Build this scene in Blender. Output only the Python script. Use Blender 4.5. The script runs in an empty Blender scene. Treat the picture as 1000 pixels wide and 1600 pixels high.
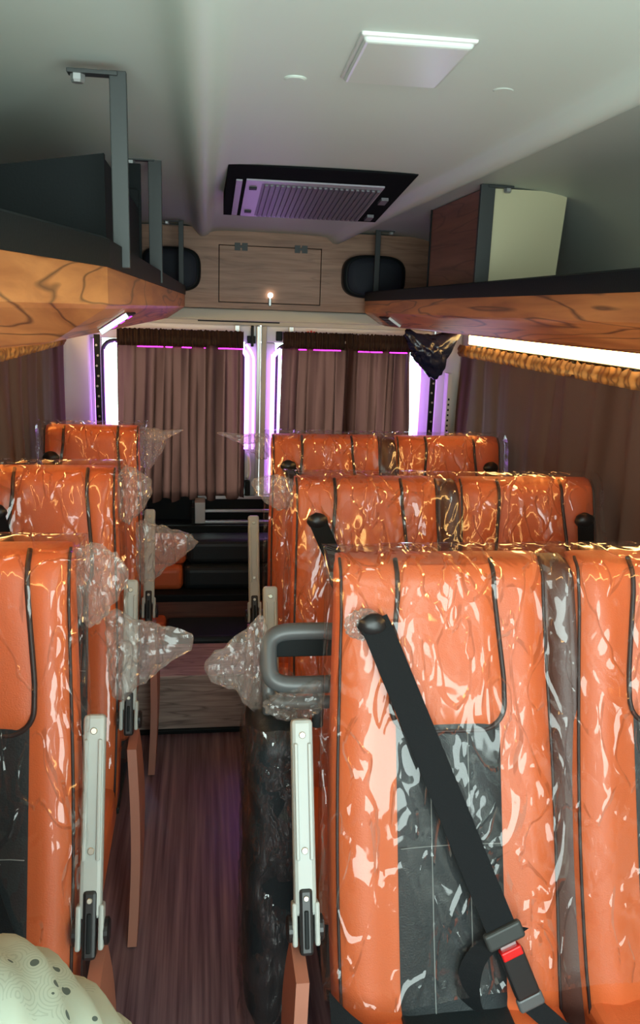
import bpy, bmesh, math, random
from mathutils import Vector, Matrix, noise
random.seed(7)
scn = bpy.context.scene
COL = scn.collection

# ------------------------------------------------------------------ camera
FPX = 1280.0
yv = Vector((319 - 500, -(479 - 800), -FPX)).normalized()      # the cabin's long axis seen by the camera
zv = Vector((0, 1, 0)); zv = (zv - yv * zv.dot(yv)).normalized()
xv = yv.cross(zv)
cam = bpy.data.cameras.new('camera'); cam_o = bpy.data.objects.new('camera', cam); COL.objects.link(cam_o)
cam.sensor_fit = 'VERTICAL'; cam.sensor_height = 36.0; cam.lens = 36.0 * FPX / 1600.0
cam.clip_start = 0.02
cam_o.matrix_world = Matrix.Translation((0, 0, 1.58)) @ Matrix((xv, yv, zv)).to_4x4()
scn.camera = cam_o

# ------------------------------------------------------------------ daylight, exposure
world = bpy.data.worlds.new('daylight'); scn.world = world; world.use_nodes = True
bg = world.node_tree.nodes['Background']
bg.inputs['Color'].default_value = (0.84, 1.0, 0.96, 1)
bg.inputs['Strength'].default_value = 9.5
scn.view_settings.view_transform = 'Standard'; scn.view_settings.look = 'None'
scn.view_settings.exposure = 0.0; scn.view_settings.gamma = 1.0
scn.view_settings.use_curve_mapping = False
scn.cycles.transparent_max_bounces = 16
scn.cycles.max_bounces = 6
scn.cycles.diffuse_bounces = 3
scn.cycles.glossy_bounces = 3
scn.cycles.sample_clamp_indirect = 6.0

def portal(name, loc, rot, sx, sy):
    l = bpy.data.lights.new(name, 'AREA'); l.shape = 'RECTANGLE'; l.size = sx; l.size_y = sy
    l.cycles.is_portal = True
    o = bpy.data.objects.new(name, l); COL.objects.link(o); o.location = loc; o.rotation_euler = rot
# light portals sit in the openings and only guide the sampling of the daylight
portal('front_opening_portal', (0.295, -0.56, 1.20), (math.pi / 2, 0, 0), 1.83, 1.16)

# ------------------------------------------------------------------ helpers
W = {}
def link(name, me, mat, parent=None, smooth=True):
    o = bpy.data.objects.new(name, me); COL.objects.link(o)
    if mat: me.materials.append(mat)
    if smooth:
        me.polygons.foreach_set('use_smooth', [True] * len(me.polygons))
    W[o.name] = Vector((0, 0, 0))
    if parent is not None:
        o.parent = parent; W[o.name] = W[parent.name].copy()
        off = W[parent.name]
        if off.length > 0:
            me.transform(Matrix.Translation(-off))
    return o
def mesh(name, vs, fs, mat, parent=None, smooth=True, fix=True):
    me = bpy.data.meshes.new(name); me.from_pydata([tuple(v) for v in vs], [], fs)
    if fix:
        bm = bmesh.new(); bm.from_mesh(me); bmesh.ops.recalc_face_normals(bm, faces=bm.faces); bm.to_mesh(me); bm.free()
    me.update()
    return link(name, me, mat, parent, smooth)
def thing(name, label, cat, loc, group=None):
    o = bpy.data.objects.new(name, None); COL.objects.link(o); o.location = loc; o.empty_display_size = .05
    W[o.name] = Vector(loc); tag(o, label, cat, group); return o
def tag(o, label, cat, group=None):
    o['label'] = label; o['category'] = cat
    if group: o['group'] = group
    return o
def struct(o):
    o['kind'] = 'structure'; return o
def auto(me, ang=40):
    pass
def bm_obj(name, bm, mat, parent=None, smooth=False):
    bmesh.ops.recalc_face_normals(bm, faces=bm.faces)
    me = bpy.data.meshes.new(name); bm.to_mesh(me); bm.free(); return link(name, me, mat, parent, smooth)
def add_box(bm, x0, x1, y0, y1, z0, z1, bev=0, seg=2):
    r = bmesh.ops.create_cube(bm, size=1.0)
    vs = r['verts']
    for v in vs:
        v.co = Vector(((x0 + x1) / 2 + v.co.x * (x1 - x0), (y0 + y1) / 2 + v.co.y * (y1 - y0), (z0 + z1) / 2 + v.co.z * (z1 - z0)))
    if bev:
        es = list({e for v in vs for e in v.link_edges})
        r = bmesh.ops.bevel(bm, geom=es, offset=bev, segments=seg, affect='EDGES', profile=.5)
        vs = list({v for f in r['faces'] for v in f.verts} | {v for v in vs if v.is_valid})
    return vs
def box(name, x0, x1, y0, y1, z0, z1, mat, parent=None, bev=0, seg=2, rot=None, smooth=False):
    bm = bmesh.new(); add_box(bm, x0, x1, y0, y1, z0, z1, bev, seg)
    if rot is not None:
        c = Vector(((x0 + x1) / 2, (y0 + y1) / 2, (z0 + z1) / 2))
        bmesh.ops.transform(bm, matrix=Matrix.Translation(c) @ rot @ Matrix.Translation(-c), verts=bm.verts)
    return bm_obj(name, bm, mat, parent, smooth)
def boxes(name, lst, mat, parent=None, bev=0):
    bm = bmesh.new()
    for b in lst: add_box(bm, *b, bev)
    return bm_obj(name, bm, mat, parent)
def loft(name, rings, mat, parent=None, cap=True, closed=True, smooth=True, fix=True):
    n = len(rings[0]); vs = [p for r in rings for p in r]; fs = []
    for i in range(len(rings) - 1):
        for j in range(n if closed else n - 1):
            a = i * n + j; b = i * n + (j + 1) % n
            fs.append((a, b, b + n, a + n))
    if cap and closed:
        fs.append(tuple(range(n))); fs.append(tuple(range(len(vs) - n, len(vs))))
    return mesh(name, vs, fs, mat, parent, smooth, fix)
def tube(name, pts, r, mat, parent=None, n=8, closed=False, flat=1.0):
    pts = [Vector(p) for p in pts]; rings = []; prev = None
    m = len(pts)
    for i, p in enumerate(pts):
        if closed: t = pts[(i + 1) % m] - pts[i - 1]
        else: t = pts[min(i + 1, m - 1)] - pts[max(i - 1, 0)]
        t.normalize()
        ref = prev if prev is not None else (Vector((0, 0, 1)) if abs(t.z) < .9 else Vector((1, 0, 0)))
        a = (ref - t * ref.dot(t)).normalized(); b = t.cross(a); prev = a
        rr = r[i] if isinstance(r, (list, tuple)) else r
        rings.append([p + a * math.cos(2 * math.pi * k / n) * rr + b * math.sin(2 * math.pi * k / n) * rr * flat for k in range(n)])
    if closed: rings.append(rings[0])
    return loft(name, rings, mat, parent, cap=not closed)
def grid(name, fn, nu, nv, mat, parent=None, fix=False):
    vs = []; fs = []
    for i in range(nu + 1):
        for j in range(nv + 1):
            vs.append(fn(i / nu, j / nv))
    for i in range(nu):
        for j in range(nv):
            a = i * (nv + 1) + j
            fs.append((a, a + nv + 1, a + nv + 2, a + 1))
    return mesh(name, vs, fs, mat, parent, True, fix)
def disc(name, c, axis, r, h, mat, parent=None, n=24, bev=True):
    c = Vector(c); ax = Vector(axis).normalized()
    ref = Vector((0, 0, 1)) if abs(ax.z) < .9 else Vector((1, 0, 0))
    a = (ref - ax * ref.dot(ax)).normalized(); b = ax.cross(a)
    prof = [(0, r), (h * .7, r), (h, r * .8)] if bev else [(0, r), (h, r)]
    rings = [[c + ax * d + a * math.cos(2 * math.pi * k / n) * q + b * math.sin(2 * math.pi * k / n) * q for k in range(n)] for d, q in prof]
    return loft(name, rings, mat, parent, smooth=False)
def ribbon(name, pts, wv, th, mat, parent=None):
    """a strap: points along it, the half-width vector at each point, a thickness"""
    rings = []; m = len(pts); pts = [Vector(p) for p in pts]
    for i, p in enumerate(pts):
        t = (pts[min(i + 1, m - 1)] - pts[max(i - 1, 0)]).normalized()
        w = Vector(wv[i]) if isinstance(wv, list) else Vector(wv)
        n = t.cross(w).normalized() * th / 2
        rings.append([p - w - n, p + w - n, p + w + n, p - w + n])
    return loft(name, rings, mat, parent, smooth=False)
def smooth_path(pts, n=6):
    pts = [Vector(p) for p in pts]; out = []
    for i in range(len(pts) - 1):
        p0 = pts[max(i - 1, 0)]; p1 = pts[i]; p2 = pts[i + 1]; p3 = pts[min(i + 2, len(pts) - 1)]
        for k in range(n):
            t = k / n
            out.append(.5 * ((2 * p1) + (p2 - p0) * t + (2 * p0 - 5 * p1 + 4 * p2 - p3) * t * t + (3 * p1 - p0 - 3 * p2 + p3) * t ** 3))
    out.append(pts[-1]); return out

# ------------------------------------------------------------------ materials
def new_mat(name):
    m = bpy.data.materials.new(name); m.use_nodes = True
    return m, m.node_tree.nodes, m.node_tree.links, m.node_tree.nodes['Principled BSDF']
def plain(name, col, rough=.5, metal=0.0, bump=0, bscale=200, spec=.5, var=0, vscale=6):
    m, N, L, b = new_mat(name)
    b.inputs['Base Color'].default_value = (*col, 1); b.inputs['Roughness'].default_value = rough
    b.inputs['Metallic'].default_value = metal; b.inputs['Specular IOR Level'].default_value = spec
    tc = N.new('ShaderNodeTexCoord')
    if bump:
        n = N.new('ShaderNodeTexNoise'); n.inputs['Scale'].default_value = bscale; n.inputs['Detail'].default_value = 3
        bu = N.new('ShaderNodeBump'); bu.inputs['Strength'].default_value = bump; bu.inputs['Distance'].default_value = .002
        L.new(tc.outputs['Object'], n.inputs['Vector']); L.new(n.outputs['Fac'], bu.inputs['Height']); L.new(bu.outputs['Normal'], b.inputs['Normal'])
    if var:
        n = N.new('ShaderNodeTexNoise'); n.inputs['Scale'].default_value = vscale; n.inputs['Detail'].default_value = 4
        mx = N.new('ShaderNodeMix'); mx.data_type = 'RGBA'
        mx.inputs['A'].default_value = (*[c * (1 - var) for c in col], 1); mx.inputs['B'].default_value = (*[min(1, c * (1 + var)) for c in col], 1)
        L.new(tc.outputs['Object'], n.inputs['Vector']); L.new(n.outputs['Fac'], mx.inputs['Factor']); L.new(mx.outputs['Result'], b.inputs['Base Color'])
    return m
def emit(name, col, s):
    m, N, L, b = new_mat(name); N.remove(b)
    e = N.new('ShaderNodeEmission'); e.inputs['Color'].default_value = (*col, 1); e.inputs['Strength'].default_value = s
    L.new(e.outputs[0], N['Material Output'].inputs['Surface']); return m
def wood(name, light, dark, vein, axis='Y', scale=1.0, rough=.45, veins=.5):
    """laminate: long soft grain plus a few dark cathedral lines along one axis"""
    m, N, L, b = new_mat(name); b.inputs['Roughness'].default_value = rough
    tc = N.new('ShaderNodeTexCoord'); mp = N.new('ShaderNodeMapping')
    s = {'X': (.08, 1, 1), 'Y': (1, .08, 1), 'Z': (1, 1, .08)}[axis]
    mp.inputs['Scale'].default_value = tuple(k * scale * 10 for k in s)
    L.new(tc.outputs['Object'], mp.inputs['Vector'])
    n1 = N.new('ShaderNodeTexNoise'); n1.inputs['Scale'].default_value = 3.5; n1.inputs['Detail'].default_value = 6; n1.inputs['Distortion'].default_value = .5
    n2 = N.new('ShaderNodeTexNoise'); n2.inputs['Scale'].default_value = 1.1; n2.inputs['Detail'].default_value = 2.5; n2.inputs['Distortion'].default_value = .35
    L.new(mp.outputs[0], n1.inputs['Vector']); L.new(mp.outputs[0], n2.inputs['Vector'])
    ma = N.new('ShaderNodeMath'); ma.operation = 'MULTIPLY'; ma.inputs[1].default_value = 9.0; L.new(n2.outputs['Fac'], ma.inputs[0])
    fr = N.new('ShaderNodeMath'); fr.operation = 'PINGPONG'; fr.inputs[1].default_value = .5; L.new(ma.outputs[0], fr.inputs[0])
    cr = N.new('ShaderNodeValToRGB'); cr.color_ramp.elements[0].position = 0; cr.color_ramp.elements[0].color = (1, 1, 1, 1)
    cr.color_ramp.elements[1].position = .13; cr.color_ramp.elements[1].color = (0, 0, 0, 1); L.new(fr.outputs[0], cr.inputs[0])
    mv = N.new('ShaderNodeMath'); mv.operation = 'MULTIPLY'; mv.inputs[1].default_value = veins; L.new(cr.outputs[0], mv.inputs[0])
    r = N.new('ShaderNodeValToRGB'); r.color_ramp.elements[0].position = .32; r.color_ramp.elements[0].color = (*dark, 1)
    r.color_ramp.elements[1].position = .66; r.color_ramp.elements[1].color = (*light, 1); L.new(n1.outputs['Fac'], r.inputs[0])
    mx = N.new('ShaderNodeMix'); mx.data_type = 'RGBA'; mx.inputs['B'].default_value = (*vein, 1)
    L.new(mv.outputs[0], mx.inputs['Factor']); L.new(r.outputs[0], mx.inputs['A']); L.new(mx.outputs['Result'], b.inputs['Base Color'])
    return m
def film(name, tint=(1, 1, 1), gloss=.05, top=.30, haze=.018, rough=.07, line=.6, wob=.22, scale=7.0, cut=.30):
    """clear polythene sheet: see-through, sparse glossy creases, a little milkiness"""
    m, N, L, b = new_mat(name); N.remove(b)
    out = N['Material Output']; tc = N.new('ShaderNodeTexCoord')
    def noise_(rot, sc, scl, det, dis):
        mp = N.new('ShaderNodeMapping'); mp.inputs['Scale'].default_value = scl; mp.inputs['Rotation'].default_value = rot
        L.new(tc.outputs['Object'], mp.inputs['Vector'])
        v = N.new('ShaderNodeTexNoise'); v.inputs['Scale'].default_value = sc; v.inputs['Detail'].default_value = det; v.inputs['Distortion'].default_value = dis
        L.new(mp.outputs[0], v.inputs['Vector']); return v.outputs['Fac']
    def mth(op, a, c):
        n = N.new('ShaderNodeMath'); n.operation = op
        for k, x in enumerate((a, c)):
            if isinstance(x, (int, float)): n.inputs[k].default_value = x
            else: L.new(x, n.inputs[k])
        return n.outputs[0]
    def lines(fac, wid):
        d = mth('ABSOLUTE', mth('SUBTRACT', fac, .5), 0)
        r = N.new('ShaderNodeMapRange'); r.interpolation_type = 'LINEAR'; r.inputs['From Max'].default_value = wid
        r.inputs['To Min'].default_value = 1; r.inputs['To Max'].default_value = 0; L.new(d, r.inputs['Value']); return r.outputs[0]
    a = lines(noise_((.2, .55, .3), scale, (1.3, 1, .45), 1.2, .35), .028)
    c = lines(noise_((.1, -.7, .2), scale * 1.7, (1.2, 1, .5), 1.0, .3), .030)
    msk = N.new('ShaderNodeMapRange'); msk.inputs['From Min'].default_value = .36; msk.inputs['From Max'].default_value = .58
    L.new(noise_((0, 0, 0), 4.2, (1, 1, 1), 1, 0), msk.inputs['Value'])
    w1 = noise_((.3, .4, .1), scale * 1.6, (1.2, 1, .6), 2.0, .6)
    h = mth('ADD', mth('MULTIPLY', mth('ADD', a, mth('MULTIPLY', c, .7)), mth('MULTIPLY', msk.outputs[0], line)), mth('MULTIPLY', w1, wob * 4))
    bu = N.new('ShaderNodeBump'); bu.inputs['Strength'].default_value = 1.0; bu.inputs['Distance'].default_value = .009; L.new(h, bu.inputs['Height'])
    gl = N.new('ShaderNodeBsdfGlossy'); gl.inputs['Roughness'].default_value = rough; L.new(bu.outputs[0], gl.inputs['Normal'])
    lw = N.new('ShaderNodeLayerWeight'); lw.inputs['Blend'].default_value = cut; L.new(bu.outputs[0], lw.inputs['Normal'])
    mr = N.new('ShaderNodeMapRange'); mr.inputs['To Min'].default_value = gloss; mr.inputs['To Max'].default_value = top
    L.new(lw.outputs['Fresnel'], mr.inputs['Value'])
    tr = N.new('ShaderNodeBsdfTransparent'); tr.inputs['Color'].default_value = (*tint, 1)
    df = N.new('ShaderNodeBsdfDiffuse'); df.inputs['Color'].default_value = (.8, .77, .74, 1)
    tl = N.new('ShaderNodeBsdfTranslucent'); tl.inputs['Color'].default_value = (.8, .77, .74, 1)
    hz = N.new('ShaderNodeMixShader'); L.new(df.outputs[0], hz.inputs[1]); L.new(tl.outputs[0], hz.inputs[2])
    m1 = N.new('ShaderNodeMixShader'); m1.inputs[0].default_value = haze; L.new(tr.outputs[0], m1.inputs[1]); L.new(hz.outputs[0], m1.inputs[2])
    m2 = N.new('ShaderNodeMixShader'); L.new(mr.outputs[0], m2.inputs[0]); L.new(m1.outputs[0], m2.inputs[1]); L.new(gl.outputs[0], m2.inputs[2])
    L.new(m2.outputs[0], out.inputs['Surface']); return m
def cloth_mat(name, col, trans, sheer=.0, rough=.8):
    m, N, L, b = new_mat(name); N.remove(b); out = N['Material Output']
    tc = N.new('ShaderNodeTexCoord')
    mp = N.new('ShaderNodeMapping'); mp.inputs['Scale'].default_value = (400, 400, 60); L.new(tc.outputs['Object'], mp.inputs['Vector'])
    n = N.new('ShaderNodeTexNoise'); n.inputs['Scale'].default_value = 1; n.inputs['Detail'].default_value = 2; L.new(mp.outputs[0], n.inputs['Vector'])
    bu = N.new('ShaderNodeBump'); bu.inputs['Strength'].default_value = .25; bu.inputs['Distance'].default_value = .002; L.new(n.outputs['Fac'], bu.inputs['Height'])
    p = N.new('ShaderNodeBsdfPrincipled'); p.inputs['Base Color'].default_value = (*col, 1); p.inputs['Roughness'].default_value = rough
    p.inputs['Sheen Weight'].default_value = .04; p.inputs['Specular IOR Level'].default_value = .15; L.new(bu.outputs[0], p.inputs['Normal'])
    t = N.new('ShaderNodeBsdfTranslucent'); t.inputs['Color'].default_value = (*trans, 1)
    mx = N.new('ShaderNodeMixShader'); L.new(p.outputs[0], mx.inputs[1]); L.new(t.outputs[0], mx.inputs[2])
    lw = N.new('ShaderNodeLayerWeight'); lw.inputs['Blend'].default_value = .5      # the weave closes up where a fold turns away
    mr = N.new('ShaderNodeMapRange'); mr.inputs['To Min'].default_value = .60; mr.inputs['From Max'].default_value = .75; mr.inputs['To Max'].default_value = .02; L.new(lw.outputs['Facing'], mr.inputs['Value']); L.new(mr.outputs[0], mx.inputs[0])
    last = mx
    if sheer:
        tr = N.new('ShaderNodeBsdfTransparent'); tr.inputs['Color'].default_value = (*trans, 1)
        m2 = N.new('ShaderNodeMixShader'); m2.inputs[0].default_value = sheer; L.new(mx.outputs[0], m2.inputs[1]); L.new(tr.outputs[0], m2.inputs[2]); last = m2
    L.new(last.outputs[0], out.inputs['Surface']); return m
def glass_mat(name, tint):
    m, N, L, b = new_mat(name); N.remove(b); out = N['Material Output']
    tr = N.new('ShaderNodeBsdfTransparent'); tr.inputs['Color'].default_value = (*tint, 1)
    gl = N.new('ShaderNodeBsdfGlossy'); gl.inputs['Roughness'].default_value = .02
    fr = N.new('ShaderNodeFresnel'); mx = N.new('ShaderNodeMixShader')
    L.new(fr.outputs[0], mx.inputs[0]); L.new(tr.outputs[0], mx.inputs[1]); L.new(gl.outputs[0], mx.inputs[2]); L.new(mx.outputs[0], out.inputs['Surface']); return m
def vinyl_mat():
    m, N, L, b = new_mat('floor_vinyl'); b.inputs['Roughness'].default_value = .26
    tc = N.new('ShaderNodeTexCoord'); mp = N.new('ShaderNodeMapping'); mp.inputs['Scale'].default_value = (60, 1.6, 1); L.new(tc.outputs['Object'], mp.inputs['Vector'])
    n = N.new('ShaderNodeTexNoise'); n.inputs['Scale'].default_value = 1; n.inputs['Detail'].default_value = 5; L.new(mp.outputs[0], n.inputs['Vector'])
    r = N.new('ShaderNodeValToRGB'); r.color_ramp.elements[0].position = .35; r.color_ramp.elements[0].color = (.11, .062, .072, 1)
    r.color_ramp.elements[1].position = .7; r.color_ramp.elements[1].color = (.31, .19, .20, 1); L.new(n.outputs['Fac'], r.inputs[0])
    L.new(r.outputs[0], b.inputs['Base Color'])
    bu = N.new('ShaderNodeBump'); bu.inputs['Strength'].default_value = .2; bu.inputs['Distance'].default_value = .002; L.new(n.outputs['Fac'], bu.inputs['Height']); L.new(bu.outputs[0], b.inputs['Normal'])
    return m
def print_mat():
    """pale green cotton printed with small leaf arcs and dark dots"""
    m, N, L, b = new_mat('printed_cotton'); b.inputs['Roughness'].default_value = .85
    tc = N.new('ShaderNodeTexCoord')
    v = N.new('ShaderNodeTexVoronoi'); v.inputs['Scale'].default_value = 34; L.new(tc.outputs['Object'], v.inputs['Vector'])
    dots = N.new('ShaderNodeMath'); dots.operation = 'LESS_THAN'; dots.inputs[1].default_value = .16; L.new(v.outputs['Distance'], dots.inputs[0])
    rg = N.new('ShaderNodeMath'); rg.operation = 'MULTIPLY'; rg.inputs[1].default_value = 60; L.new(v.outputs['Distance'], rg.inputs[0])
    sn = N.new('ShaderNodeMath'); sn.operation = 'SINE'; L.new(rg.outputs[0], sn.inputs[0])
    gt = N.new('ShaderNodeMath'); gt.operation = 'GREATER_THAN'; gt.inputs[1].default_value = .55; L.new(sn.outputs[0], gt.inputs[0])
    n = N.new('ShaderNodeTexNoise'); n.inputs['Scale'].default_value = 13; L.new(tc.outputs['Object'], n.inputs['Vector'])
    g2 = N.new('ShaderNodeMath'); g2.operation = 'GREATER_THAN'; g2.inputs[1].default_value = .50; L.new(n.outputs['Fac'], g2.inputs[0])
    mu = N.new('ShaderNodeMath'); mu.operation = 'MULTIPLY'; L.new(gt.outputs[0], mu.inputs[0]); L.new(g2.outputs[0], mu.inputs[1])
    mf = N.new('ShaderNodeMath'); mf.operation = 'MULTIPLY'; mf.inputs[1].default_value = .6; L.new(mu.outputs[0], mf.inputs[0])
    a = N.new('ShaderNodeMix'); a.data_type = 'RGBA'; a.inputs['A'].default_value = (.30, .335, .27, 1); a.inputs['B'].default_value = (.215, .25, .20, 1); L.new(mf.outputs[0], a.inputs['Factor'])
    c = N.new('ShaderNodeMix'); c.data_type = 'RGBA'; c.inputs['B'].default_value = (.05, .07, .06, 1); L.new(dots.outputs[0], c.inputs['Factor']); L.new(a.outputs['Result'], c.inputs['A'])
    L.new(c.outputs['Result'], b.inputs['Base Color']); return m

M = dict(
    ceil=plain('ceiling_panel', (.60, .68, .62), .5, var=.05, vscale=3),
    wall=plain('wall_lining', (.42, .42, .38), .6, var=.06),
    dark=plain('dark_plastic', (.010, .013, .014), .5, spec=.15),
    black=plain('black_satin', (.008, .011, .012), .55, bump=.15, spec=.12),
    gmetal=plain('grey_painted_steel', (.040, .046, .046), .5, .2),
    lmetal=plain('light_metal', (.42, .44, .44), .35, .6),
    orange=plain('orange_leatherette', (.62, .128, .036), .45, bump=.35, bscale=350, var=.06, vscale=9),
    bleather=plain('black_leatherette', (.013, .019, .022), .42, bump=.35, bscale=300, spec=.3),
    brown=plain('brown_leatherette', (.075, .028, .020), .42, bump=.3, bscale=300),
    piping=plain('dark_piping', (.020, .010, .010), .5),
    stitch=plain('grey_thread', (.22, .25, .25), .7),
    arm=plain('pale_grey_plastic', (.42, .46, .44), .32),
    screw=plain('screw_steel', (.55, .53, .45), .3, .8),
    tan=plain('tan_panel', (.40, .16, .105), .5, var=.1),
    belt=plain('black_webbing', (.008, .010, .012), .8, bump=.5, bscale=500, spec=.2),
    buckle=plain('black_buckle', (.014, .014, .015), .35),
    red=plain('red_button', (.65, .01, .01), .35),
    mgrey=plain('grey_moulded_plastic', (.09, .10, .105), .35),
    vinyl=vinyl_mat(),
    wrack=wood('rack_laminate', (.52, .205, .066), (.30, .095, .030), (.055, .02, .012), 'Y', .9, .42, .85),
    wpanel=wood('header_laminate', (.42, .235, .15), (.29, .15, .09), (.10, .05, .035), 'X', 1.3, .5, .3),
    wstep=wood('step_laminate', (.52, .40, .34), (.32, .225, .19), (.05, .03, .03), 'X', 1.6, .45, .5),
    wbench=wood('bench_laminate', (.17, .065, .040), (.09, .035, .025), (.03, .015, .012), 'X', 1.5, .4, .3),
    wcab=wood('cabinet_laminate', (.27, .105, .065), (.17, .06, .038), (.06, .02, .015), 'Y', .9, .45, .5),
    acblack=plain('matt_black', (.008, .009, .010), .8, spec=.02),
    cream=plain('cream_board', (.66, .62, .40), .5),
    white=plain('white_paint', (.62, .62, .60), .4),
    curtain=cloth_mat('brown_curtain', (.100, .054, .040), (.045, .022, .016)),
    rcurtain=cloth_mat('thin_brown_curtain', (.028, .014, .013), (.095, .038, .031), .035),
    gather=cloth_mat('gathered_curtain_top', (.050, .026, .018), (.03, .014, .008)),
    lit_gather=cloth_mat('lit_curtain_top', (.16, .085, .035), (.35, .17, .06)),  # warm strip glow put into the colour of the side curtain tops
    film=film('clear_polythene'),
    film3=film('loose_polythene', (.97, .98, 1), .10, .45, .03, .06, .5, .75, 9.0),
    film2=film('milky_polythene', (.97, .96, .95), .04, .45, .16, .16, .6, .4, 12, .3),
    bag=plain('dark_bag', (.008, .012, .035), .25, bump=.6, bscale=60),
    glass=glass_mat('window_glass', (.86, .92, .90)),
    warm=emit('warm_led', (1.0, .60, .20), 19),
    purple=emit('purple_led', (.58, .22, 1.0), 6.5),
    magenta=emit('magenta_led', (.85, .03, .75), 5.0),
    glow=emit('knob_emission', (1, .86, .7), 8),
    violet=emit('violet_led_dot', (.55, .06, .8), 2.5),
    diffuser=plain('lamp_diffuser', (.62, .67, .63), .3),
    grille=plain('vent_grey', (.10, .10, .115), .45),
    pinkish=plain('vent_frame_grey', (.30, .28, .33), .35),
    rubber=plain('rubber_seal', (.018, .018, .020), .6),
    alu=plain('brushed_aluminium', (.62, .64, .66), .28, .9),
    speaker=plain('speaker_cloth', (.012, .016, .026), .7, bump=.4, bscale=600),
    cotton=print_mat(),
    shoe=plain('shoe_leather', (.05, .035, .025), .5),
    sticker=plain('sticker_paper', (.60, .55, .48), .5),
    stred=plain('sticker_red', (.5, .03, .03), .5),
)

FZ = -0.08            # floor level
XL, XR = -0.68, 1.27  # side walls
YB, YF = 4.06, -.55   # rear doors, open front

# ------------------------------------------------------------------ shell
struct(box('floor', XL - .05, XR + .05, YF, YB, FZ - .05, FZ, M['vinyl']))
# ceiling: flat middle, two raised beads, raised sides that curve into the walls
prof = [(XL, 1.66), (XL + .02, 1.75), (XL + .06, 1.83), (XL + .13, 1.895), (XL + .24, 1.935), (-.12, 1.945), (-.06, 1.94), (-.040, 1.918), (-.022, 1.890), (.008, 1.890), (.026, 1.912), (.05, 1.921)]
prof += [(.3, 1.924)]
prof += [(.555, 1.921), (.578, 1.912), (.597, 1.886), (.632, 1.886), (.655, 1.910), (.680, 1.943), (.75, 1.947), (1.02, 1.940), (1.12, 1.90), (1.19, 1.84), (XR - .02, 1.75), (XR, 1.66)]
rings = []
ys = [YF + (YB - YF) * i / 40 for i in range(41)]
def ceil_z(x, z, y):
    return z + .0025 * math.sin(y * 2.1 + x * 3) * (1 if z > 1.85 else 0)
vs = []; fs = []; n = len(prof)
for y in ys:
    for (x, z) in prof: vs.append((x, y, ceil_z(x, z, y)))
for y in ys:
    for (x, z) in prof: vs.append((x * 1.0, y, z + .05 if abs(x - .3) < .9 else z))
for i in range(40):
    for j in range(n - 1):
        a = i * n + j; fs.append((a, a + n, a + n + 1, a + 1))
o = mesh('ceiling', vs[:41 * n], fs, M['ceil'])
md = o.modifiers.new('bend', 'SUBSURF'); md.levels = 1; md.render_levels = 2
md = o.modifiers.new('thick', 'SOLIDIFY'); md.thickness = .03; md.offset = 1
struct(o)
def side_wall(name, x0, x1, wy0, wy1):
    o = boxes(name, [(x0, x1, YF, YB, FZ - .05, .72), (x0, x1, YF, YB, 1.47, 1.70), (x0, x1, YF, wy0, .72, 1.47),
                     (x0, x1, wy1, YB, .72, 1.47)], M['wall']); return struct(o)
side_wall('wall_left', XL - .05, XL, -.2, 3.78)
side_wall('wall_right', XR, XR + .05, -.2, 3.78)
for i, (x0, y0, y1) in enumerate([(XL - .03, -.2, 1.1), (XL - .03, 1.1, 2.4), (XL - .03, 2.4, 3.78), (XR + .025, -.2, 1.1), (XR + .025, 1.1, 2.4), (XR + .025, 2.4, 3.78)]):
    w = struct(boxes('window_%d' % (i + 1), [(x0, x0 + .006, y0, y0 + .03, .72, 1.47), (x0, x0 + .006, y1 - .03, y1, .72, 1.47), (x0, x0 + .006, y0, y1, .72, .75), (x0, x0 + .006, y0, y1, 1.44, 1.47)], M['rubber']))
    box('pane', x0 + .001, x0 + .005, y0 + .03, y1 - .03, .75, 1.44, M['glass'], w)

# unseen front end behind the viewpoint, added to narrow the daylight and its reflections: dashboard bulkhead below, header above, open windscreen between
struct(boxes('wall_front', [(XL - .05, XR + .05, YF - .06, YF, FZ - .05, .62), (XL - .05, XR + .05, YF - .06, YF, 1.78, 1.97), (XL - .05, XL + .06, YF - .06, YF, .62, 1.78), (XR - .06, XR + .05, YF - .06, YF, .62, 1.78)], M['wall']))
# rear wall around the two doors
struct(boxes('wall_rear', [(XL - .05, XR + .05, YB, YB + .06, 1.50, 1.97), (XL - .05, -.56, YB, YB + .06, FZ - .05, 1.5), (1.15, XR + .05, YB, YB + .06, FZ - .05, 1.5)], M['wall']))
def rear_door(name, x0, x1):
    d = struct(boxes(name, [(x0, x1, YB, YB + .05, FZ, .66), (x0, x1, YB, YB + .05, 1.42, 1.50), (x0, x0 + .07, YB, YB + .05, .66, 1.42), (x1 - .07, x1, YB, YB + .05, .66, 1.42)], M['white'], bev=.006))
    box('pane', x0 + .07, x1 - .07, YB + .02, YB + .025, .66, 1.42, M['glass'], d)
    seal = []
    a, b, c, e, r = x0 + .075, x1 - .075, .665, 1.41, .05
    for cx, cz, s in ((b - r, e - r, 0), (a + r, e - r, 90), (a + r, c + r, 180), (b - r, c + r, 270)):
        for k in range(6):
            t = math.radians(s + 90 * k / 5); seal.append((cx + r * math.cos(t), YB - .004, cz + r * math.sin(t)))
    tube('window_seal', seal, .010, M['rubber'], d, 8, True)
    return d
d1 = rear_door('door_1', -.55, .266)
d2 = rear_door('door_2', .274, 1.14)
box('meeting_strip', .250, .270, YB - .025, YB, FZ + .3, 1.5, M['lmetal'], d1, .004)
box('meeting_strip', .274, .300, YB - .028, YB, FZ + .3, 1.5, M['wall'], d2, .004)
box('latch_rod', .222, .236, YB - .04, YB - .026, 1.40, 1.50, M['dark'], d1, .003)
box('latch_plate', .205, .245, YB - .03, YB - .001, 1.415, 1.45, M['dark'], d1, .003)
box('latch_plate', .345, .375, YB - .03, YB - .001, 1.43, 1.475, M['dark'], d2, .003)
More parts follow.
